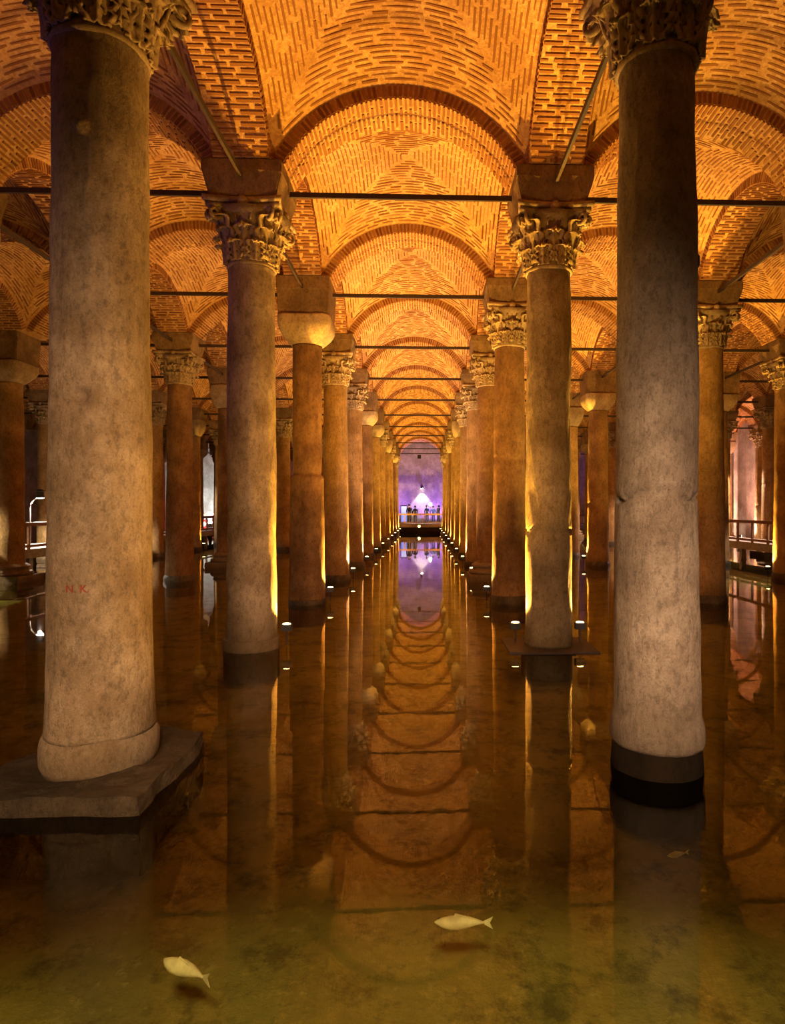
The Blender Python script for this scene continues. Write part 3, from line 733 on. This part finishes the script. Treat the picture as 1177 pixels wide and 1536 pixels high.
# ------------------------------------------------------------------ people at the end wall
def person(x, y, yaw, h, label, cloth, arms='down'):
    root = empty('person', (x, y, ZD), label, 'person', 'visitors at the end wall', rz=yaw); s = h/1.75
    J = {'pel': (0, 0, .95), 'ch': (0, 0, 1.28), 'nk': (0, 0, 1.48), 'hd': (0, .01, 1.62), 'top': (0, .0, 1.70)}
    for q, sx in (('l', -1), ('r', 1)):
        J['sh'+q] = (sx*.19, 0, 1.42); J['hp'+q] = (sx*.09, 0, .90); J['kn'+q] = (sx*.10, -.02, .48); J['an'+q] = (sx*.11, .02, .08); J['to'+q] = (sx*.13, -.14, .03)
        if arms == 'up' and sx == 1: J['el'+q] = (sx*.30, -.18, 1.30); J['wr'+q] = (sx*.16, -.34, 1.50); J['fi'+q] = (sx*.13, -.38, 1.60)
        else: J['el'+q] = (sx*.26, .02, 1.12); J['wr'+q] = (sx*.25, -.06, .88); J['fi'+q] = (sx*.25, -.08, .75)
    Rr = {'pel': .15, 'ch': .16, 'nk': .06, 'hd': .10, 'top': .07, 'sh': .075, 'hp': .10, 'kn': .065, 'an': .045, 'to': .035, 'el': .05, 'wr': .035, 'fi': .03}
    ks = list(J); idx = {k: a for a, k in enumerate(ks)}
    E_ = [('pel', 'ch'), ('ch', 'nk'), ('nk', 'hd'), ('hd', 'top')]
    for q in 'lr': E_ += [('ch', 'sh'+q), ('sh'+q, 'el'+q), ('el'+q, 'wr'+q), ('wr'+q, 'fi'+q), ('pel', 'hp'+q), ('hp'+q, 'kn'+q), ('kn'+q, 'an'+q), ('an'+q, 'to'+q)]
    me = bpy.data.meshes.new('body'); me.from_pydata([tuple(c*s for c in J[k]) for k in ks], [(idx[a], idx[b]) for a, b in E_], [])
    o = bpy.data.objects.new('body', me); C.objects.link(o)
    m = o.modifiers.new('skin', 'SKIN'); 
    for k in ks:
        rv = (Rr.get(k) or Rr[k[:2]])*s; me.skin_vertices[0].data[idx[k]].radius = (rv, rv*(.72 if k in ('pel', 'ch') else 1))
    me.skin_vertices[0].data[0].use_root = True
    sb = o.modifiers.new('sub', 'SUBSURF'); sb.levels = 1; sb.render_levels = 1
    bpy.context.view_layer.update(); dg = bpy.context.evaluated_depsgraph_get()
    bme = bpy.data.meshes.new_from_object(o.evaluated_get(dg)); bpy.data.objects.remove(o)
    bme.materials.clear(); bme.materials.append(cloth); bme.materials.append(M['skin'])
    for p in bme.polygons:
        p.use_smooth = True; c = p.center/s
        p.material_index = 1 if c.z > 1.50 or (abs(c.x) > .1 and c.z < .86 and c.z > .7 and abs(c.x) > .2) else 0
    link('body', bme, root)
    MB().lathe([(.10*s, 1.60*s), (.118*s, 1.66*s), (.10*s, 1.73*s), (.05*s, 1.775*s), (.01*s, 1.78*s)], 16, Matrix.Translation((0, .02*s, 0))).obj('hair', M['hair'], root, True)
people = [(-1.05, 60.15, .3, 1.82, 'person in black standing at the railing, taller of the pair by the display panel', M['clothd'], 'down'),
          (-.50, 60.2, -.4, 1.68, 'shorter person in black beside the taller one near the display panel', M['clothd'], 'down'),
          (.62, 60.25, 2.6, 1.74, 'person in blue standing close beside the bright stand lamp', M['clothb'], 'down'),
          (1.22, 60.75, PI, 1.66, 'short person in blue behind the bright stand lamp', M['clothb'], 'down'),
          (1.72, 60.2, -.9, 1.72, 'person in dark clothes leaning in next to the last visitor', M['clothd'], 'up'),
          (2.35, 60.25, .8, 1.88, 'tallest visitor in dark clothes at the cracked-column end of the group', M['clothd'], 'up')]
for a in people: person(*a)

# ------------------------------------------------------------------ fish
def fish(x, y, z, L, rz, label):
    r = empty('fish', (x, y, z), label, 'fish', 'pale fish in the water', rz=rz)
    prof = [(-.5, .004), (-.46, .03), (-.36, .07), (-.2, .105), (-.02, .11), (.15, .085), (.3, .05), (.42, .022), (.46, .02)]
    v = []; n = 14
    for t, rr_ in prof:
        for k in range(n):
            a = 2*PI*k/n; v.append((t*L, rr_*L*1.25*math.cos(a)+.03*L*math.sin(t*5), rr_*L*1.1*math.sin(a)))
    f = [(j*n+k, j*n+(k+1) % n, (j+1)*n+(k+1) % n, (j+1)*n+k) for j in range(len(prof)-1) for k in range(n)]+[tuple(range(n)), tuple((len(prof)-1)*n+k for k in range(n))]
    MB().add(v, f).obj('body', M['fish'], r, True)
    def fin(name, pts, yy):
        m = len(pts); MB().add([(a*L, yy*L-.002, b*L) for a, b in pts]+[(a*L, yy*L+.002, b*L) for a, b in pts], [tuple(range(m)), tuple(range(2*m-1, m-1, -1))]+[(k, (k+1) % m, m+(k+1) % m, m+k) for k in range(m)]).obj(name, M['fish'], r)
    fin('tail_fin', [(.43, -.02), (.43, .02), (.62, .12), (.56, 0), (.62, -.12)], .03); fin('dorsal_fin', [(-.15, .09), (-.1, .17), (.12, .12), (.2, .07)], 0)
    for s in (-1, 1):
        MB().lathe([(.012*L, -.004), (.012*L, .004)], 8, Matrix.Translation((-.42*L, s*.045*L, .03*L)) @ Matrix.Rotation(PI/2, 4, 'X')).obj('eye', M['black'], r)
fish(-.83, 3.20, -.055, .29, -.55, 'pale fish drifting near the surface below the slab column')
fish(.57, 3.50, -.055, .29, -.10, 'pale fish in the middle of the channel over the mirrored arches')
fish(2.15, 4.4, -.2, .16, .2, 'small pale fish beside the mirrored grey cracked column')
